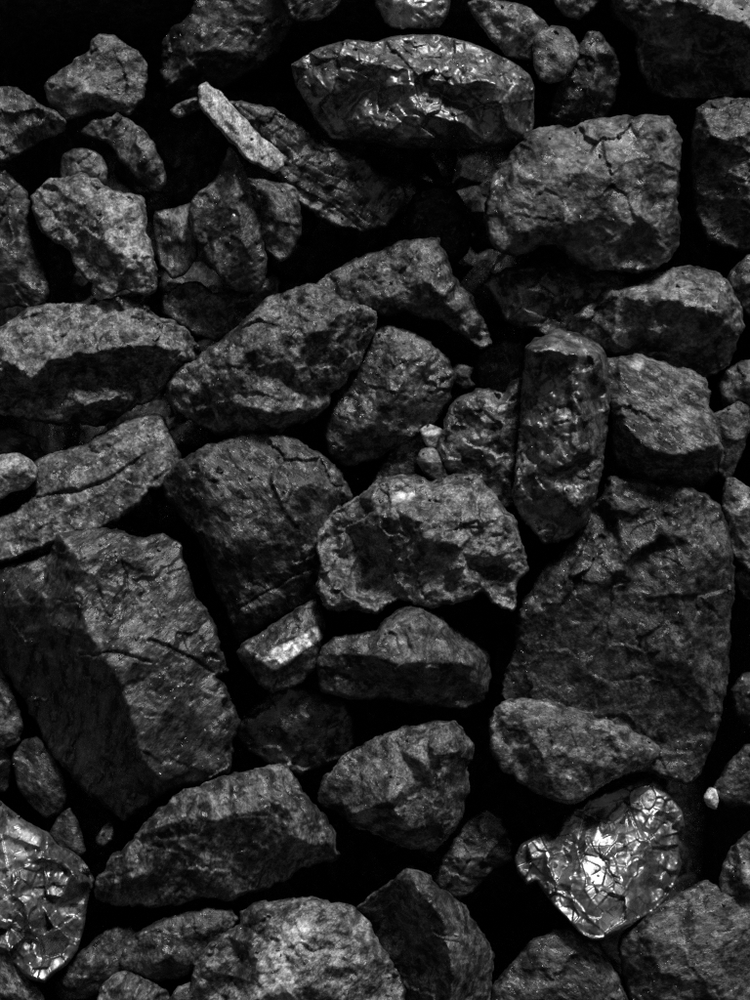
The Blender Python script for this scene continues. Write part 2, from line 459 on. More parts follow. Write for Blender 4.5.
# ------------------------------------------------------------------ the lumps, back of the heap first
DULL = dict(gloss=0.1, cryst=0.12)
SHINY = dict(alb=0.018, dust=0.12, gloss=0.95, cryst=0.05)

lump("large dark lump, half hidden in shade at the upper left, behind the pale splinter", -95,
     "205,-25 192,15 172,32 164,45 163,62 162,75 166,90 175,98 190,100 212,92 240,78 262,65 280,45 288,30 300,10 305,-25",
     "230,10,.8 200,50,1 185,80,.8 245,50,.9 275,25,.7", tilt=(0,-.3), e=.62, alb=.016, dust=.15)
lump("dark lump cut off by the top edge, left of the shiny fibrous face", -50,
     "275,-25 285,0 291,16 299,21 312,20 325,16 337,8 350,-25", "300,5,.8 325,0,.9", alb=.018, dust=.35, gloss=.5)
lump("shadowed rounded lump in the black gap above the centre", -75,
     "405,215 415,195 432,185 450,188 465,205 470,230 465,255 450,265 430,260 410,245", "435,215,1 450,235,.9", soft=.5, alb=.016, dust=.1)
lump("small lump down in the dark gap left of the tall block's top", -55,
     "475,362 488,348 508,341 525,345 532,365 525,385 500,392 480,386", "500,360,.9 515,370,.8", alb=.02, dust=.4)
lump("dark glossy lump in shade beneath the big mottled boulder", -8,
     "486,283 500,272 515,268 540,262 570,258 600,260 625,280 628,310 605,325 585,337 565,339 545,335 525,327 505,321 499,306 490,296",
     "520,285,.9 550,295,.95 580,290,.9 525,312,.7 560,318,.6", tilt=(0,.2), alb=.018, dust=.2, gloss=.6, chip=(24, 2.5, .2))
lump("dark lump filling the shade above the left slab", -40,
     "-25,432 10,428 35,438 45,455 25,470 -25,470", "10,445,1", alb=.02, dust=.2)
lump("faint dark lump at the right edge, in the gap below the big slab", -60,
     "732,690 742,675 775,668 775,730 750,728 736,712", "755,700,1", alb=.02, dust=.3)
lump("dim lump at the right edge above the smooth corner lump", -42,
     "712,792 722,775 735,758 745,745 775,738 775,815 748,806 728,806", "745,770,.9 735,795,.7", alb=.022, dust=.35)
lump("dim ridged lump on the left, under the big two-faced block", -48,
     "12,757 24,742 38,737 49,750 60,772 66,795 60,812 45,815 32,805 18,785", "35,755,.8 40,780,1 52,795,.7 24,765,.7", alb=.022, dust=.4)
lump("narrow lump at the left edge below the big two-faced block", -40,
     "-25,665 0,668 9,684 16,704 21,725 18,741 4,748 -25,752", "5,700,.9 0,730,.8", alb=.024, dust=.5)
lump("dark lump at the left edge above the shiny faceted lump", -62,
     "-25,742 2,745 10,758 10,775 5,790 -25,792", "-2,765,1", alb=.02, dust=.3)
lump("dark lump under the lump with the pale stripe", -25,
     "233,731 245,716 262,702 272,692 290,686 312,690 338,700 354,720 354,745 342,757 320,766 300,774 284,768 262,758 240,742",
     "275,705,.9 310,712,.85 255,722,.9 290,728,.8 325,735,.6 285,752,.5", alb=.018, dust=.25, gloss=.45, chip=(22, 1.6, .12))
lump("dark lump with lit edges between the ridged lump and the bright shiny one", -22,
     "435,880 445,860 456,840 470,820 486,811 501,820 511,845 513,858 496,866 480,880 470,892 455,898 440,888",
     "480,830,.9 460,862,.9 490,850,.9 452,880,.7 472,872,.8", alb=.022, dust=.35, gloss=.35, chip=(20, 2.2, .15))
lump("small dark triangular lump above the shiny faceted lump at left", -28,
     "51,834 58,820 65,812 70,809 76,820 81,838 85,851 75,856 60,849", "68,825,.9 70,842,.8", alb=.024, dust=.35)
lump("tiny glossy chip between the big block and the long lower-left lump", -40,
     "95,839 102,828 110,820 115,830 113,841 104,848 97,844", "105,833,1", alb=.03, dust=.4, gloss=.7, chip=(8, 1.2, .2))
lump("medium dark lump below the pointed lump at upper left", -30,
     "163,298 180,285 195,284 212,293 235,292 255,285 270,274 279,282 276,294 262,306 250,321 236,338 215,340 195,332 178,322 165,312",
     "215,302,.95 245,300,.9 265,287,.8 190,298,.6 225,322,.7 195,315,.5", alb=.022, dust=.5)
lump("dark striated piece behind the knobbly centre lump", -22,
     "372,484 383,467 393,451 401,436 411,427 421,431 427,446 424,464 418,478 398,490", "408,440,.9 400,462,.9 415,460,.8",
     alb=.022, dust=.2, gloss=.5, strata=(70, 7, 2.5))
lump("dark upright lump below the small rounded one near the top", -28,
     "588,32 598,33 608,45 616,58 618,75 613,100 602,124 576,130 552,124 547,115 551,100 560,84 575,64 581,45",
     "596,50,.85 590,85,1 575,110,.8 608,80,.6", tilt=(0,-.3), alb=.016, dust=.15, cryst=.2)
lump("small grey lump cut by the top edge, right of centre", -10,
     "552,-25 556,3 565,15 578,19 590,11 600,0 608,-25", "575,2,.9 590,-5,.8", alb=.03, dust=.7)

lump("round-backed grey lump with a dark right half, top left", 5,
     "100,34 112,36 125,47 137,52 144,63 146,80 143,97 136,105 128,115 115,111 95,109 80,116 67,119 59,112 50,100 46,87 49,79 58,74 75,62 92,52 95,40",
     "102,55,.85 98,92,.95 74,85,.85 122,68,.7 128,98,.65 70,105,.7", alb=.03, dust=.75, patches=[('pale', "50,85 75,68 95,60 98,90 85,108 66,115 52,100", .22)])
lump("grey lump with a pointed right end at the left edge, near the top", 10,
     "-25,94 8,87 18,89 30,98 45,108 60,115 66,122 62,130 45,138 25,150 5,160 -25,165", "0,112,.9 35,115,.85 20,138,.7 50,122,.6", alb=.028, dust=.6)
lump("curved finger-like lump with grainy top, upper left", 0,
     "80,133 92,122 112,117 125,119 135,126 145,135 152,145 160,158 165,172 166,183 160,190 150,188 140,179 130,169 119,159 115,149 107,140 95,137",
     "115,127,.7 138,146,.95 153,170,.8 128,150,.6", alb=.024, dust=.5, cryst=.25)
lump("small rounded lump tucked behind the bright stepped lump at left", -10,
     "61,167 65,156 75,150 88,150 100,156 106,168 105,185 95,195 75,195 63,185", "82,165,1 95,175,.8", alb=.026, dust=.5)
lump("bright grey stepped lump, the palest boulder of the upper left", 25,
     "38,190 46,182 60,181 80,176 98,180 110,190 122,196 133,193 141,198 145,215 146,235 152,250 156,270 155,288 148,294 135,293 125,287 115,294 103,292 91,282 80,268 76,256 66,244 48,236 38,224 34,213 33,200",
     "60,193,.75 92,200,.85 105,196,.9 104,228,1 112,255,.95 134,210,.85 138,250,.8 128,272,.75 80,222,.8 70,232,.55 88,250,.7 97,270,.6 118,280,.6", tilt=(-.05,.2), alb=.07, dust=1.0, gloss=.15,
     chip=(26, 2.0, .1), chip2=(9, .8, .08), patches=[('pale', "106,196 142,200 145,240 153,270 118,268 106,235", .22)])  # the brighter-lit right side is painted in with paler colour
lump("smooth dark lump sloping down the left edge", -5,
     "-25,150 2,162 8,175 22,190 30,205 27,225 33,245 40,265 46,285 48,300 35,309 15,304 -25,312", "5,195,.9 12,235,.95 22,275,.7 0,270,.8", alb=.024, dust=.3)
lump("long dark layered slab slanting down from the pale splinter", 2,
     "228,100 245,102 260,106 275,112 295,122 310,135 322,146 345,153 360,160 375,172 390,180 400,187 404,196 402,206 396,212 390,223 376,227 360,229 340,226 320,216 300,202 285,188 276,172 262,150 246,130",
     "262,115,.75 298,132,.9 335,160,1 375,183,.9 395,197,.8 300,165,.75 335,192,.7 370,205,.75 350,215,.5 280,150,.7", alb=.02, dust=.25, gloss=.35,
     strata=(36, 9, 2.6), chip=(34, 1.5, .06), H=34, e=.66)
lump("small wedge of coal poking out left of the pale splinter", 30,
     "169,110 178,104 195,97 202,101 205,108 192,114 178,118 171,115", "188,106,1", H=10, alb=.04, dust=.8)
lump("pale grey flat splinter lying slantwise, upper left", 52,
     "200,87 205,83 215,91 225,101 237,112 250,127 268,144 284,158 282,166 275,173 262,166 248,158 238,146 222,131 205,113 200,103",
     "206,92,.9 222,110,1 245,135,.95 270,158,.95 235,125,1.05 258,150,.9 230,130,.75", H=16, e=.8, bev=3, drop=8, deep=24, tilt=(-.1,.2), fac=.4, alb=.34, dust=1.0, gloss=.05, strata=(47, 7, .8), chip=(18, .8, .06))
lump("small lump with a pale top, between the stepped and the pointed lumps", -8,
     "156,213 175,209 190,204 196,215 196,235 195,255 186,271 172,278 163,266 157,250 155,230", "168,218,.9 186,215,.85 178,238,.95 166,250,.6 186,250,.7", alb=.026, dust=.6,
     patches=[('pale', "158,213 190,206 193,240 178,236 166,225", .2)])
lump("grey lump with a crumbly top, right of the pointed lump", 0,
     "246,177 262,180 275,185 287,183 296,190 300,200 299,216 300,234 292,252 280,260 266,250 258,226 252,205", "266,195,.9 286,193,.85 278,215,.9 290,225,.6 270,230,.8", alb=.03, dust=.8)
lump("pointed dark lump standing like a tooth, with one white speck", 22,
     "230,149 235,154 240,165 247,182 252,200 258,220 262,240 265,260 264,278 255,289 240,291 226,284 215,268 204,250 194,232 190,212 194,200 205,188 217,178 223,164",
     "233,172,.8 238,205,1 248,245,.95 254,270,.7 215,205,.75 210,230,.6 232,262,.7", alb=.024, dust=.35, cryst=.15)
lump("dark lump with a bright fibrous glittering face, cut by the top edge near the middle", -12,
     "366,-25 378,8 387,23 400,29 413,27 425,29 439,25 448,8 452,-25", "400,5,.9 425,5,.85 410,20,.7", alb=.02, dust=.2, gloss=.85, chip=(9, 1.4, .16), H=24,
     patches=[('shine', "388,-25 422,-25 420,26 390,24", 1.0), ('pale', "390,-20 418,-20 416,26 390,22", .5)])  # shine of the glittering face is partly painted as paler colour
lump("mid-grey lump with a lit diagonal ridge near the top, right of centre", -5,
     "468,5 478,0 495,2 515,5 530,10 540,20 548,28 548,42 541,52 530,58 518,57 508,54 496,42 484,26 474,15", "500,12,.85 520,22,1 535,35,.8 510,40,.75", alb=.05, dust=1.0,
     patches=[('pale', "500,5 512,12 520,40 512,48 504,30", .2)])  # light along the ridge is painted in as paler colour
lump("small smooth rounded grey lump near the top, right of centre", 12,
     "539,33 552,27 563,28 572,35 578,45 577,57 570,69 562,79 550,82 541,78 535,65 533,48", "555,48,1 560,62,.9", soft=.6, alb=.06, dust=.7)
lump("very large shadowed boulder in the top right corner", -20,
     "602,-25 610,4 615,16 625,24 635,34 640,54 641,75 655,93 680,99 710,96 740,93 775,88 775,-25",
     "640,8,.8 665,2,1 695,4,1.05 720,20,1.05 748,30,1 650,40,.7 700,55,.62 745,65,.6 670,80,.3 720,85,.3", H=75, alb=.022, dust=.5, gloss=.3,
     patches=[('pale', "690,-10 770,-10 770,22 735,26 710,12", .18)])  # light on the top edge band painted as paler colour
lump("big dark boulder at the right edge with a lit cap", -8,
     "697,111 710,102 728,99 745,100 775,104 775,258 745,250 724,246 708,236 698,215 693,190 694,160 693,130",
     "708,116,.75 735,110,.8 705,130,1 725,131,1.05 750,134,1.05 715,175,.75 750,190,.8 720,220,.5", H=62, alb=.024, dust=.5)
lump("long flat-topped lump with a broken glossy front, top centre", 20,
     "292,65 305,58 318,50 335,45 345,43 375,44 395,38 415,36 440,37 462,42 485,50 505,60 520,69 529,76 533,88 532,105 532,125 526,139 510,147 490,148 470,146 450,147 430,146 410,147 390,145 376,142 350,140 332,137 318,122 307,101 297,85",
     "345,53,.82 385,63,.95 410,69,1.0 450,80,1.05 498,80,.98 520,84,.8 400,48,.72 450,55,.75 362,92,.62 372,126,.85 385,100,.80 408,108,1.0 440,92,.85 455,120,.98 470,104,.8 500,112,.85 522,112,.6 410,137,.9 440,138,.82 488,138,.7 330,92,.7 312,80,.7 345,122,.5", H=82, bev=2.5, drop=6,
     alb=.022, dust=.3, gloss=.8, cryst=.2, step=1.2, cw=.4, fac=.6, fw=.1, rough=.3, chip=(28, 3, .26), chip2=(13, .7, .15), patches=[('pale', "345,44 400,38 460,42 522,72 480,78 440,76 400,64", .03), ('shine', "345,60 400,66 450,82 525,85 530,140 380,142 345,120", .8)])  # lit top face painted slightly paler
lump("big mottled boulder with whitish veins, upper right", 45,
     "537,129 553,127 562,130 590,122 610,121 630,117 650,118 668,117 675,125 680,140 679,160 677,185 676,205 677,225 676,245 668,259 655,267 635,271 610,271 590,266 572,259 565,248 555,242 540,243 525,251 505,253 495,246 487,230 486,212 488,195 495,175 505,160 515,148 525,137",
     "545,140,.85 600,136,.82 660,130,.85 515,175,.85 500,215,.8 575,175,1 610,165,1.02 645,160,1.0 530,225,.85 585,215,.95 640,215,.98 660,235,.85 610,245,.85 560,235,.75 630,260,.55", H=52, e=.65,
     tilt=(0,-.04), veins=.18, alb=.016, dust=.5, gloss=.25, cryst=.15, auto=0, chip=(34, .8, .05),
     patches=[('pale', "540,132 566,132 560,152 544,150", .16), ('pale', "558,222 595,216 600,238 575,248 560,240", .12), ('pale', "600,200 640,205 668,240 620,262 598,245", .04), ('pale', "600,150 662,118 668,130 625,158 596,166", .1), ('pale', "490,200 505,195 510,235 496,240", .15)])
lump("dark rounded lump with a lit top band, right side above the square block", 12,
     "603,293 608,288 620,290 640,283 660,273 680,268 700,268 718,275 728,285 735,295 741,308 742,325 736,346 726,363 715,374 695,380 670,378 640,368 620,360 605,352 590,346 575,336 569,326 580,312 595,303",
     "620,301,.8 650,304,.95 672,284,.85 700,284,.85 690,303,1 722,310,.95 650,330,.75 700,338,.72 610,330,.65 690,365,.35 640,352,.45", H=62, alb=.024, dust=.7,
     patches=[('pale', "605,290 680,268 715,276 736,300 715,312 680,298 640,304", .09)])  # the lit top band is also painted in as paler colour
lump("small lump at the right edge beside the dark rounded one", 0,
     "727,281 737,265 748,256 775,252 775,315 752,318 738,302", "748,280,1", alb=.026, dust=.6)
lump("grey square block with a flat bright face, right of the tall block", 34,
     "606,360 620,356 640,356 655,361 672,366 690,372 703,380 709,395 709,410 714,425 720,440 719,458,.3 716,473,.1 700,483,.05 670,485,.05 640,480,.05 618,467,.1 612,440,.4 611,410 607,385",
     "618,370,.9 650,370,.92 695,384,.9 660,410,1 622,410,.95 642,450,.98 675,458,1.0 710,443,.9 630,432,.95 660,474,.4 695,470,.4 625,455,.4", H=60, e=.72, drop=10, bev=4, tilt=(0,.2), alb=.06, dust=.7, gloss=.05, chip=(40, 1.2, .04), warp=3,
     patches=[('pale', "632,358 642,360 640,370 632,368", .6), ('pale', "680,380 688,382 684,394 679,392", .6)])
lump("small lump at the right edge level with the square block", -20,
     "718,385 725,372 740,362 775,355 775,415 742,412 725,406", "745,378,1 735,395,.8", alb=.022, dust=.5)
lump("small pointed lump wedged right of the square block", -2,
     "712,416 727,409 740,401 748,407 749,426 743,446 736,466 728,481 719,472 717,446 712,429", "735,415,.9 732,440,.95 725,460,.7", alb=.024, dust=.5)
lump("pale-edged lump cut off by the right edge beside the big slab", 2,
     "727,480 735,479 746,488 775,505 775,575 748,569 735,556 727,535 724,510 723,492", "733,495,.8 745,505,.95 738,530,.9 748,550,.7", alb=.04, dust=.9)
lump("little lump at the right edge, below the pale-edged one", -20,
     "733,573 745,567 775,562 775,602 745,597", "750,580,1", alb=.026, dust=.5)
lump("dark lump leaning against the left side of the tall block", 20,
     "451,410 463,396 478,389 492,391 503,396 512,384 522,378 528,392 527,430 523,470 516,505 496,505 478,493 460,478 445,467 439,450 443,430",
     "468,404,.85 490,402,.9 505,402,.85 517,390,.8 482,425,.9 508,428,.95 462,445,.75 498,462,.85 475,470,.6", alb=.02, dust=.4, gloss=.5, chip=(20, 2.0, .14), chip2=(8, .8, .1))
lump("tall upright block with a shiny crumbled left face and a smooth right face", 45,
     "527,348 535,342,.6 548,336,.6 557,330,.6 570,333,.6 590,340,.6 600,347,.6 606,360 608,385 607,410 604,440 600,470 595,500 586,520 573,533 558,542 545,541 535,531 522,516 514,500 515,480 519,450 522,420 523,390 525,365",
     "533,352,.98 545,350,1.0 577,354,1.1 600,356,.88 579,400,1.0 580,450,.95 574,505,.8 547,372,.85 540,430,.78 545,480,.7 548,520,.5 595,400,.62 592,460,.58 562,410,.88", H=62, bev=2, drop=8, rough=.8, alb=.02, dust=.4, gloss=.6, cryst=.12,
     warp=2, cw=.7, fac=1.2, chip=(18, 2, .14), chip2=(8, 1., .12), patches=[('shine', "545,370 565,385 566,410 550,405 542,395", .9), ('pale', "530,346 557,331 604,350 600,358 577,354 545,350", .12)])  # light on the top face is painted in with pale colour
lump("small chip beside the grainy lump, in the gap left of the tall block", -18,
     "445,374 458,363 474,367 471,378 476,386 463,389 452,382", "462,376,1", alb=.028, dust=.7)
lump("angular lump with a pitted grainy face, just above the centre", 2,
     "316,287 330,275 352,262 375,252 400,243 420,239 438,239 443,250 450,268 458,286 470,296 482,320 491,344 480,348 466,336 450,324 430,316 405,312 380,314 355,303 335,298",
     "345,278,.75 375,265,.85 410,254,.85 435,250,.9 400,290,.95 432,285,1 458,312,.98 466,325,.8 370,296,.75 478,335,.45 472,312,.6", alb=.026, dust=.55, cryst=.35, H=44, e=.66, tilt=(0,.08), chip=(40, 1.4, .05), chip2=(7, .8, .05))
lump("grainy glittering lump in the centre, behind the big dusty lump", -2,
     "374,332 390,326 405,330 425,340 440,352 449,365 455,374 451,387 448,402 436,420 425,430 405,442 385,452 365,460 345,465 332,457 326,440 329,420 336,398 348,378 364,358",
     "395,346,.8 420,370,.95 385,395,1.05 360,430,.85 420,400,.8 350,445,.6 440,375,.7 390,435,.7 350,405,.75", alb=.02, dust=.4, cryst=.75, gloss=.3, chip=(12, 1.0, .08), chip2=(6, .7, .08))
lump("broad flat-topped lump with an undercut front, at the left edge", 4,
     "-25,338 0,328 12,322 22,312 35,306 50,304 68,306 88,305 105,300 120,297 132,299 145,305 155,317 168,322 185,330 193,340 199,352 198,361 186,366 176,374 163,390 150,399 136,403 133,411 115,419 95,426 78,421 60,423 30,419 0,412 -25,408",
     "0,364,.98 35,374,1.05 62,362,1.0 98,354,1.02 142,344,1.0 185,352,.8 150,320,.8 110,312,.72 45,325,.75 80,330,.85 20,340,.85 40,390,.5 70,376,.62 84,404,.94 114,394,.88 100,372,.6 60,400,.6 133,392,.45 145,366,.6 10,395,.4 100,372,.62", H=72, bev=5, alb=.034, dust=.95,
     chip=(30, 2.0, .12), chip2=(10, .8, .07), strata=(-6, 12, 1.2), patches=[('pale', "-20,335 40,312 130,303 160,325 135,342 90,350 40,365 -20,360", .05)])  # lit upper face also painted a little paler
lump("big dusty lump with a raised ridge, left of the centre", 28,
     "310,285 325,290 340,300 355,303 367,308 375,318 374,331 366,346 360,360 351,373 345,383 331,391 327,403 320,413 305,421 290,426 280,434 260,437 235,437 215,433 195,421 175,409 163,396 167,385 180,372 195,360 215,345 235,330 250,315 265,303 285,293",
     "308,302,.85 345,313,.82 318,328,1.05 328,338,.8 292,362,.9 283,378,.72 345,345,.75 330,375,.65 290,392,.7 278,414,.85 230,365,.9 198,384,.7 238,405,.8 262,345,1.0 300,412,.7 210,412,.5", H=62,
     alb=.026, dust=.85, cryst=.12, chip=(34, 1.8, .09), chip2=(11, .8, .06))
lump("long flat slab with a cracked step, sloping along the left edge", 20,
     "35,463 45,458 60,452 85,445 105,432 130,420 150,415 162,418 168,435 178,453 182,465 173,476 161,486 149,488 141,500 126,512 111,522 90,531 66,534 46,543 25,553 5,561 -25,565 -25,530 0,518 20,507 34,498 36,480",
     "110,444,.98 60,466,.95 42,486,.95 75,488,1.0 112,475,1.0 145,454,1.0 75,493,.90 112,481,.90 148,460,.92 30,525,.88 60,518,.86 120,498,.86 158,440,.85 165,465,.8 5,540,.8 10,522,.84", H=30, e=.82, drop=14, warp=2.0, bev=4, tilt=(0,.22), cracks=[('36,498 80,491 110,479 146,455',5,1.6)], alb=.036, dust=.75, gloss=.1, chip=(40, 1.0, .03), strata=(-27, 8, .7))
lump("small pale rounded lump at the left edge beside the flat slab", 34,
     "-25,457 5,456 20,455 30,461 36,470 35,480 25,487 12,491 2,498 -25,502", "8,470,.9 25,474,.9", tilt=(0,.15), alb=.2, dust=1.0)
lump("large blocky lump with a rounded top, left of the knobbly centre lump", 14,
     "162,481 175,465 200,450 225,440 250,436 275,434 298,440 310,450 325,460 338,470 346,485 351,497 345,512 338,530 330,552 326,572 320,592 313,601 300,607 275,621 255,632 242,640 233,627 228,610 215,585 210,565 202,545 190,525 178,512 168,500",
     "200,466,.9 250,448,.82 300,456,.85 238,486,1.0 300,485,1.0 335,488,.85 205,506,.95 275,528,1.02 320,530,.8 242,560,.92 290,572,.85 242,612,.75 285,600,.65 222,560,.85", H=62, tilt=(0,-.12), cracks=[('228,614 255,600 290,578 318,565',4,1.2)], alb=.02, dust=.35, cryst=.15,
     chip=(36, 1.6, .06), chip2=(10, .6, .05))
lump("tiny pale chip behind the knobbly centre lump", 5,
     "419,430 428,424 438,427 447,431 445,441 439,449 428,448 423,440", "434,436,1", H=10, alb=.45, dust=1.0, gloss=.3, chip=None, rough=.5, fac=.9)
lump("small oval chip leaning on top of the knobbly centre lump", 20,
     "416,461 421,449 432,447 439,452 443,463 449,477 437,482 424,474", "430,462,1", H=12, alb=.05, dust=.8, chip=None, rough=.5, fac=.9)
lump("knobbly much-fractured lump with a white glint, at the centre", 42,
     "317,535 321,520 334,512 345,505 360,498 378,482 390,477 402,475 418,478 432,485 440,478 455,476 468,474 478,477 486,487 496,497 506,512 516,525 519,545 526,560 528,573 517,580 516,600 513,611 500,606 490,598 484,590 470,597 455,602 440,606 425,606 412,601 399,598 386,603 375,613 362,610 350,606 335,611 325,607 318,592 321,570 317,552",
     "398,486,.75 435,492,.75 468,488,.9 378,502,.8 345,520,.6 415,520,1.0 462,518,1.02 498,525,.75 440,540,1.0 422,552,.92 460,552,.82 424,578,.85 468,575,.75 490,575,.45 508,558,.8 505,592,.6 390,545,.72 405,570,.75 365,530,.6 358,552,.3 384,574,.25 340,590,.72 362,603,.68 376,592,.25 330,570,.68 345,560,.5", H=60, e=.62, bev=5,
     tilt=(0,.1), alb=.05, dust=.9, gloss=.35, cryst=.2, fac=1.5, rough=1.0, chip=(18, 2.6, .14), chip2=(8, 1.2, .12), patches=[('shine', "390,497 405,490 420,492 412,500 396,503", 1.0), ('pale', "390,497 405,490 412,494 408,500 396,503", .9)])  # the white glint is painted as pale colour on the glossy spot
lump("huge flat slab with a broken plateau, right of the centre", 10,
     "612,477 622,479 632,483 645,483 662,488 675,486 690,488 705,497 718,507 723,515 729,530 732,560 732,590 729,620 728,650 726,680 721,710 716,735 706,755 701,770 690,781 670,778 640,770 610,757 560,735 520,718 506,706 503,690 510,670 515,650 518,630 525,605 535,585 545,567 555,560 562,552 578,530 590,515 600,500",
     "612,490,.88 680,498,.92 668,528,1.0 628,560,1.0 600,590,1.0 572,572,.95 645,560,.82 625,600,.78 690,540,.92 720,560,.85 682,600,.92 684,650,.95 668,662,.84 668,620,.84 590,640,.85 540,615,.82 620,680,.78 530,680,.75 706,700,.8 672,745,.6 640,735,.6 570,700,.8", H=66, e=.68, drop=14,
     tilt=(0,-.12), alb=.014, dust=.28, cryst=.12, fac=.75, auto=0, chip=(44, 1.2, .05))
lump("wedge-shaped grainy lump overlapping the huge slab's lower left", 46,
     "492,720 498,707 510,702 530,699 550,702 570,708 590,717 610,723 630,730 645,739 657,747 658,757 645,764 625,773 605,784 590,794 578,803 568,803 552,798 530,788 505,772 491,748",
     "520,716,.85 560,720,.88 600,735,.9 640,750,.8 545,755,1.0 590,760,.95 575,788,.7 512,742,.7 525,770,.6", alb=.04, dust=.6, cryst=.2, H=44, e=.62, chip=(30, 1.3, .05))
lump("large two-faced block with a jagged ridge, dark left face and glittering right face", 10,
     "-25,570 20,563 50,553 58,535,.9 75,532,.8 100,530,.8 115,531,.8 130,536,.75 150,537,.75 165,535,.75 175,540,.75 181,555,.75 188,575,.75 195,595,.75 205,610,.75 212,622,.75 217,640,.75 224,660,.72 227,670,.7 214,675,.7 222,684,.7 230,700,.65 239,720,.6 233,740,.6 229,770,.6 215,778,.6 196,785,.6 178,788,.6 165,793,.6 155,798 140,808 125,819 112,810,.2 98,796,.2 80,786,.2 70,771,.2 55,756,.2 45,736,.2 38,720,.2 20,690,.2 5,670,.2 -25,640,.2",
     "62,543,.95 78,560,1.1 72,588,1.08 83,625,1.12 96,646,1.12 113,676,1.12 126,706,1.1 133,722,1.08 138,742,1.02 147,766,.95 162,780,.85 140,556,.98 172,590,.92 150,640,1.02 200,648,.86 180,700,.92 212,735,.78 190,770,.7 110,600,1.02 40,600,.74 62,680,.62 92,740,.52 20,640,.5 122,790,.4 0,600,.6", H=82, bev=5, warp=3.5,
     cracks=[('80,655 112,652 150,662',4,1.5),('150,640 185,655 212,672',5,1.6),('120,545 128,590 120,620',3,1.2)], alb=.016, dust=.22, gloss=.35, cryst=.5, fac=.9, chip=(30, 1.2, .06), patches=[('pale', "92,628 120,632 160,650 150,658 110,648 95,640", .1)])
lump("small block with a pale shiny stripe across it, left of the centre's lower lump", 22,
     "236,651 250,642 270,628 290,615 305,606 316,600 321,612 324,626 322,640 318,655 316,668 300,682 285,687 270,692 261,683 251,672 243,663",
     "250,650,.85 300,613,.85 264,662,1.0 318,632,.95 275,648,.98 312,628,1.0 290,668,.7 270,680,.55", tilt=(0,.1), H=36, alb=.024, dust=.4, gloss=.4, bev=4,
     patches=[('pale', "262,662 275,649 300,637 317,627 322,637 304,650 276,670", 2.4), ('shine', "264,663 276,650 316,630 321,636 304,648 276,668", .5)])
lump("lump with a pale trapezoid facet and a smooth dark right face, below centre", 32,
     "319,660 325,648 335,638 360,636 375,631 382,622 395,613 412,607 425,610 445,622 465,637,.25 480,648,.2 488,655,.2 489,668,.2 487,690,.2 480,700,.2 465,709 450,706 430,704 410,701 390,697 360,699 340,696 322,691 318,675",
     "384,632,.88 420,618,.95 421,664,1.1 402,666,1.02 370,655,.85 442,640,.92 468,664,.78 340,655,.75 365,682,.55 400,688,.5 440,690,.65 335,682,.5", H=60, warp=2.5, alb=.024, dust=.35, gloss=.3,
     chip=(30, 1.5, .06), patches=[('pale', "380,630 398,616 421,624 420,664 400,664 385,650", .2)])  # brightness of the lit facet is painted in as paler colour
lump("ridged lump with a pale straight ridge line, lower centre", 30,
     "320,790 325,778 340,762 360,748 385,735 410,727 435,722 455,722 465,733 473,743 471,756 466,771 467,790 461,815 453,831 441,843 432,852 425,848 405,847 390,840 375,831 357,828 345,820 330,807 321,800",
     "445,728,.85 420,762,1.08 388,798,1.1 356,816,.85 358,780,.78 398,748,.8 455,755,.85 436,795,.92 408,828,.75 450,815,.7 340,800,.65 420,785,.92", H=58, warp=2.5, alb=.028, dust=.75, gloss=.15, cryst=.15,
     chip=(34, 1.4, .05), patches=[('pale', "445,732 452,734 425,770 396,798 388,796 416,764", .18), ('pale', "355,808 372,800 372,822 352,818", .25)])
lump("long whale-backed lump with a dark hollow side, lower left", 36,
     "95,885 98,875 110,862 125,850 140,832 155,815 170,802 185,790 205,783 225,776 250,772 265,769 280,766 290,774 298,785 305,795 318,808 328,825 335,840 338,855 331,860 315,862 295,870 270,886 240,896 225,901 205,895 175,903 150,909 130,904 110,903 97,899",
     "200,796,.9 270,780,.82 160,826,.92 285,806,1.0 230,810,1.05 190,818,.95 200,846,.72 258,848,.7 318,842,.75 148,866,.85 212,880,.55 120,880,.68 302,835,.92 165,888,.55 270,870,.45", H=66, alb=.026, dust=.75, cryst=.12,
     chip=(30, 1.8, .08), chip2=(10, .9, .07))
lump("mirror-bright shattered lump, the shiniest of all, lower right", 8,
     "519,872 516,858 522,846 534,838 545,834 554,840 563,828 566,817 578,808 592,799 605,794 625,785 640,780 650,777 662,785 672,800 680,811 683,826 677,838,.3 677,852,.2 680,864,.2 673,885,.2 665,897,.2 655,909,.4 640,917,.6 620,931,.7 605,937,.7 592,939,.7 580,931,.7 569,918,.7 555,904,.6 545,891 538,880 528,884",
     "542,852,.62 560,850,.5 566,862,.5 582,820,.62 605,806,.62 640,790,.6 665,808,.7 590,842,.78 625,815,.6 640,842,.8 660,850,.55 580,872,.8 620,872,.85 655,885,.45 600,908,.85 630,905,.8 555,880,.7 530,862,.6", H=50, bev=4,
     tilt=(-.12,.5), step=1.0, cw=.35, fac=.35, fw=.08, chip=(26, 4, .23), chip2=(13, .7, .17), rough=.25, patches=[('shine', "505,830 690,770 690,950 505,950", .97)], **SHINY)
lump("tiny very bright chip right of the mirror-bright lump", -10,
     "703,798 709,787 716,789 719,801 716,810 707,806", "711,798,1", H=7, alb=.5, dust=1.0, gloss=.6, chip=(8, 1.0, .25), chip2=(4, .5, .2), rough=.5, fac=1.3)
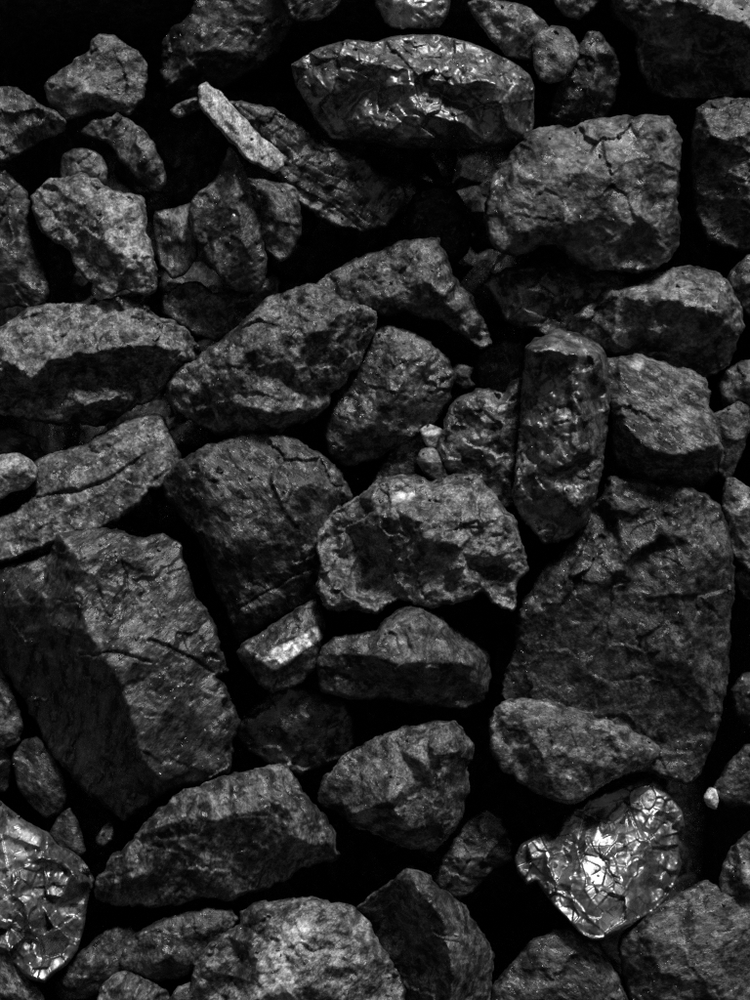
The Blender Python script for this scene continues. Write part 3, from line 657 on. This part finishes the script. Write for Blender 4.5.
lump("glossy faceted lump with a flat silver face, cut by the left edge", 14,
     "-25,795 0,802 10,811 22,820 35,828 48,835 56,846 70,852 80,860 88,871 93,879 89,891 84,910 83,926 76,950 66,963 55,971 45,981 30,978 15,965 0,962 -25,962",
     "5,815,.85 15,825,.95 40,838,.95 10,865,1.02 36,860,1.0 60,862,.95 80,875,.85 45,885,.75 20,890,.85 35,920,.9 60,905,.7 12,930,.8 65,940,.5 35,955,.6", H=60, bev=4, alb=.02, dust=.15, gloss=.95, cryst=.05,
     tilt=(-.12,.3), step=1.0, cw=.35, fac=.4, fw=.08, rough=.25, chip=(28, 5, .38), chip2=(14, .8, .17), patches=[('shine', "-30,780 100,780 100,990 -30,990", .95), ('pale', "-20,850 15,818 40,838 28,862 0,880 -20,880", .45), ('pale', "-20,895 10,895 15,915 -20,920", .35)])  # silver reflections painted as paler colour over the gloss
lump("rounded lump partly hidden under another, lower left corner", 0,
     "61,982 70,965 85,950 100,935 115,928 130,929 144,938 148,960 138,980 115,990 85,993 65,990", "105,950,.95 90,970,.85 125,960,.8", soft=.3, alb=.024, dust=.55, cryst=.2)
lump("speckled loaf-shaped lump under the whale-backed one", 14,
     "119,961 125,945 140,931 160,921 185,913 210,909 230,911 237,920 227,936 208,951 196,966 181,977 155,980 135,974 122,969", "150,940,.9 190,930,.95 165,955,1.0 205,930,.8", soft=.3, alb=.022, dust=.45, cryst=.4)
lump("bright grey lump cut by the bottom edge, with a pale cleft face", 34,
     "191,990 195,967 206,950 225,935 240,925 240,912 255,903 275,904 295,899 315,900 330,905 345,905 360,913 370,926 376,943 386,955 396,970 403,990 408,1030 188,1030",
     "268,918,.88 300,912,.85 248,945,.85 305,945,1.05 255,965,.95 265,995,1.0 310,985,1.08 345,925,.9 362,965,.9 340,1000,.95 240,965,.6 225,985,.6 385,1000,.7", H=64, tilt=(0,.1), alb=.036, dust=.9, gloss=.35, cryst=.15,
     chip=(24, 1.9, .1), chip2=(9, 1.0, .09), patches=[('pale', "272,935 312,915 312,940 285,962 300,985 292,1010 258,1010 250,985", .5), ('pale', "345,912 362,915 374,940 366,945 352,928", .2)])
lump("ridge-backed lump with a black left face, cut by the bottom edge", 16,
     "358,907 375,892 395,880 412,869 421,872 432,880 445,890 456,900 466,910 476,925 486,940 491,950 492,965 489,980 494,1030 400,1030,.1 390,995,.1 380,972,.1 368,940,.1",
     "414,880,.9 430,898,1.05 445,922,1.1 452,952,1.1 449,982,1.08 450,1015,1.05 470,935,.85 480,965,.75 475,1000,.7 405,930,.5 415,980,.45 385,920,.35", H=70, alb=.024, dust=.55, warp=3)
lump("dark glittering dome cut by the bottom edge, right of centre", 14,
     "492,990 505,970 520,955 535,940 552,931 570,927 583,932 596,945 609,960 619,980 628,1000 634,1030 486,1030", "540,955,.9 575,950,.95 560,985,1.05 600,985,.8 520,995,.8", soft=.35, alb=.022, dust=.4, cryst=.6)
lump("broad smooth lump filling the lower right corner", 18,
     "618,946 630,930 650,915 670,900 690,887 707,881 725,890 750,900 775,905 775,1030 645,1030 633,1002 624,975",
     "650,930,.9 700,900,.9 690,940,1.0 740,930,.95 660,980,.95 720,985,1.0 645,1005,.7", alb=.028, dust=.45, cryst=.15, H=52, chip=(34, 1.5, .06))
lump("lump with a pale spot at the right edge, above the corner lump", 36,
     "720,880 723,868 729,855 740,840 750,832 775,826 775,925 748,916 729,905 721,893", "740,858,.9 750,885,1.0 735,885,.8", alb=.026, dust=.6, patches=[('pale', "740,868 752,862 756,884 742,884", .4)])
lump("small grey lump at the bottom edge, left of the bright cleft one", 22,
     "97,1002 104,986 114,977 125,973 140,978 156,985 167,992 172,1030 96,1030", "125,985,.9 140,995,1 115,1005,.8", alb=.03, dust=.75)
lump("low knobbly lump at the bottom edge, touching the bright cleft one", 24,
     "168,1002 179,987 190,983 205,989 221,998 230,1030 166,1030", "195,995,1 185,1005,.8", alb=.026, dust=.6)
lump("plain grey lump in the bottom left corner", 28,
     "-25,949 5,947 12,955 20,967 28,979 41,992 50,1030 -25,1030", "5,965,.95 15,990,1 0,1005,.9", alb=.03, dust=.65)

# the white speck on the tooth-shaped lump: a grain of pale stone resting on its surface
tooth = [o for o in sc.objects if "like a tooth" in o.get("label", "")][0]
co = np.empty(len(tooth.data.vertices) * 3); tooth.data.vertices.foreach_get("co", co)
co = co.reshape(-1, 3) + np.array((HEAP.inverted() @ tooth.matrix_world).translation)
kk = (DIST + ZREF - co[:, 2]) / DIST / 1000.0
near = np.hypot(375 + co[:, 0] / kk - 234, 500 - co[:, 1] / kk - 216) < 2.5
lump("single tiny white grain stuck on the tooth-shaped lump", float(co[near, 2].max() * 1000) + 1.0, "231,216 232,213.5 235,213 237,215 236.5,218 233,219", "234,216,1", H=3, bev=1.5, drop=2,
     alb=.9, dust=0, gloss=0, cryst=0, rough=.2, fac=.2, chip=None, deep=4, name="pale_grain", cat="stone grain", group=None)

# crumbs caught on the ledges of the lumps
def crumbs():
    rs = np.random.RandomState(11); up = np.array((0, math.sin(TILT), math.cos(TILT)))
    VV, FF, base = [], [], 0
    lumps = [o for o in sc.objects if o.name.startswith("coal_lump")]
    box = np.array([(x, y, z) for x in (-1, 1) for y in (-1, 1) for z in (-1, 1)], float)
    fc = np.array([(0, 1, 3, 2), (4, 6, 7, 5), (0, 4, 5, 1), (2, 3, 7, 6), (0, 2, 6, 4), (1, 5, 7, 3)])
    for o in lumps:
        n = len(o.data.vertices); co = np.empty(n * 3); nr = np.empty(n * 3)
        o.data.vertices.foreach_get("co", co); o.data.vertices.foreach_get("normal", nr)
        co = co.reshape(-1, 3) + np.array((HEAP.inverted() @ o.matrix_world).translation); nr = nr.reshape(-1, 3)
        ok = np.flatnonzero((nr @ up > .95) & (nr[:, 2] > .5))
        if len(ok) < 20: continue
        for i in rs.choice(ok, min(len(ok) // 20, 1 + n // 2600), False):
            r = rs.uniform(.0007, .0022) * (1 if rs.rand() < .85 else 1.5)
            q, _ = np.linalg.qr(rs.normal(size=(3, 3)))
            v = (box + rs.uniform(-.35, .35, box.shape)) * rs.uniform(.5, 1.1, 3) @ q.T * r
            VV.append(v + co[i] + nr[i] * r * .5); FF.append((fc if np.linalg.det(q) > 0 else fc[:, ::-1]) + base); base += 8
    me = bpy.data.meshes.new("coal_crumbs"); me.from_pydata(np.concatenate(VV).tolist(), [], np.concatenate(FF).tolist()); me.materials.append(COAL)
    o = bpy.data.objects.new("coal_crumbs", me); sc.collection.objects.link(o); o.matrix_world = HEAP.copy()
    o.color = (0.03, 0.6, 0.3, 0.1); o["kind"] = "stuff"; o["label"] = "tiny coal crumbs caught on ledges of the lumps"; o["category"] = "coal crumbs"
crumbs()
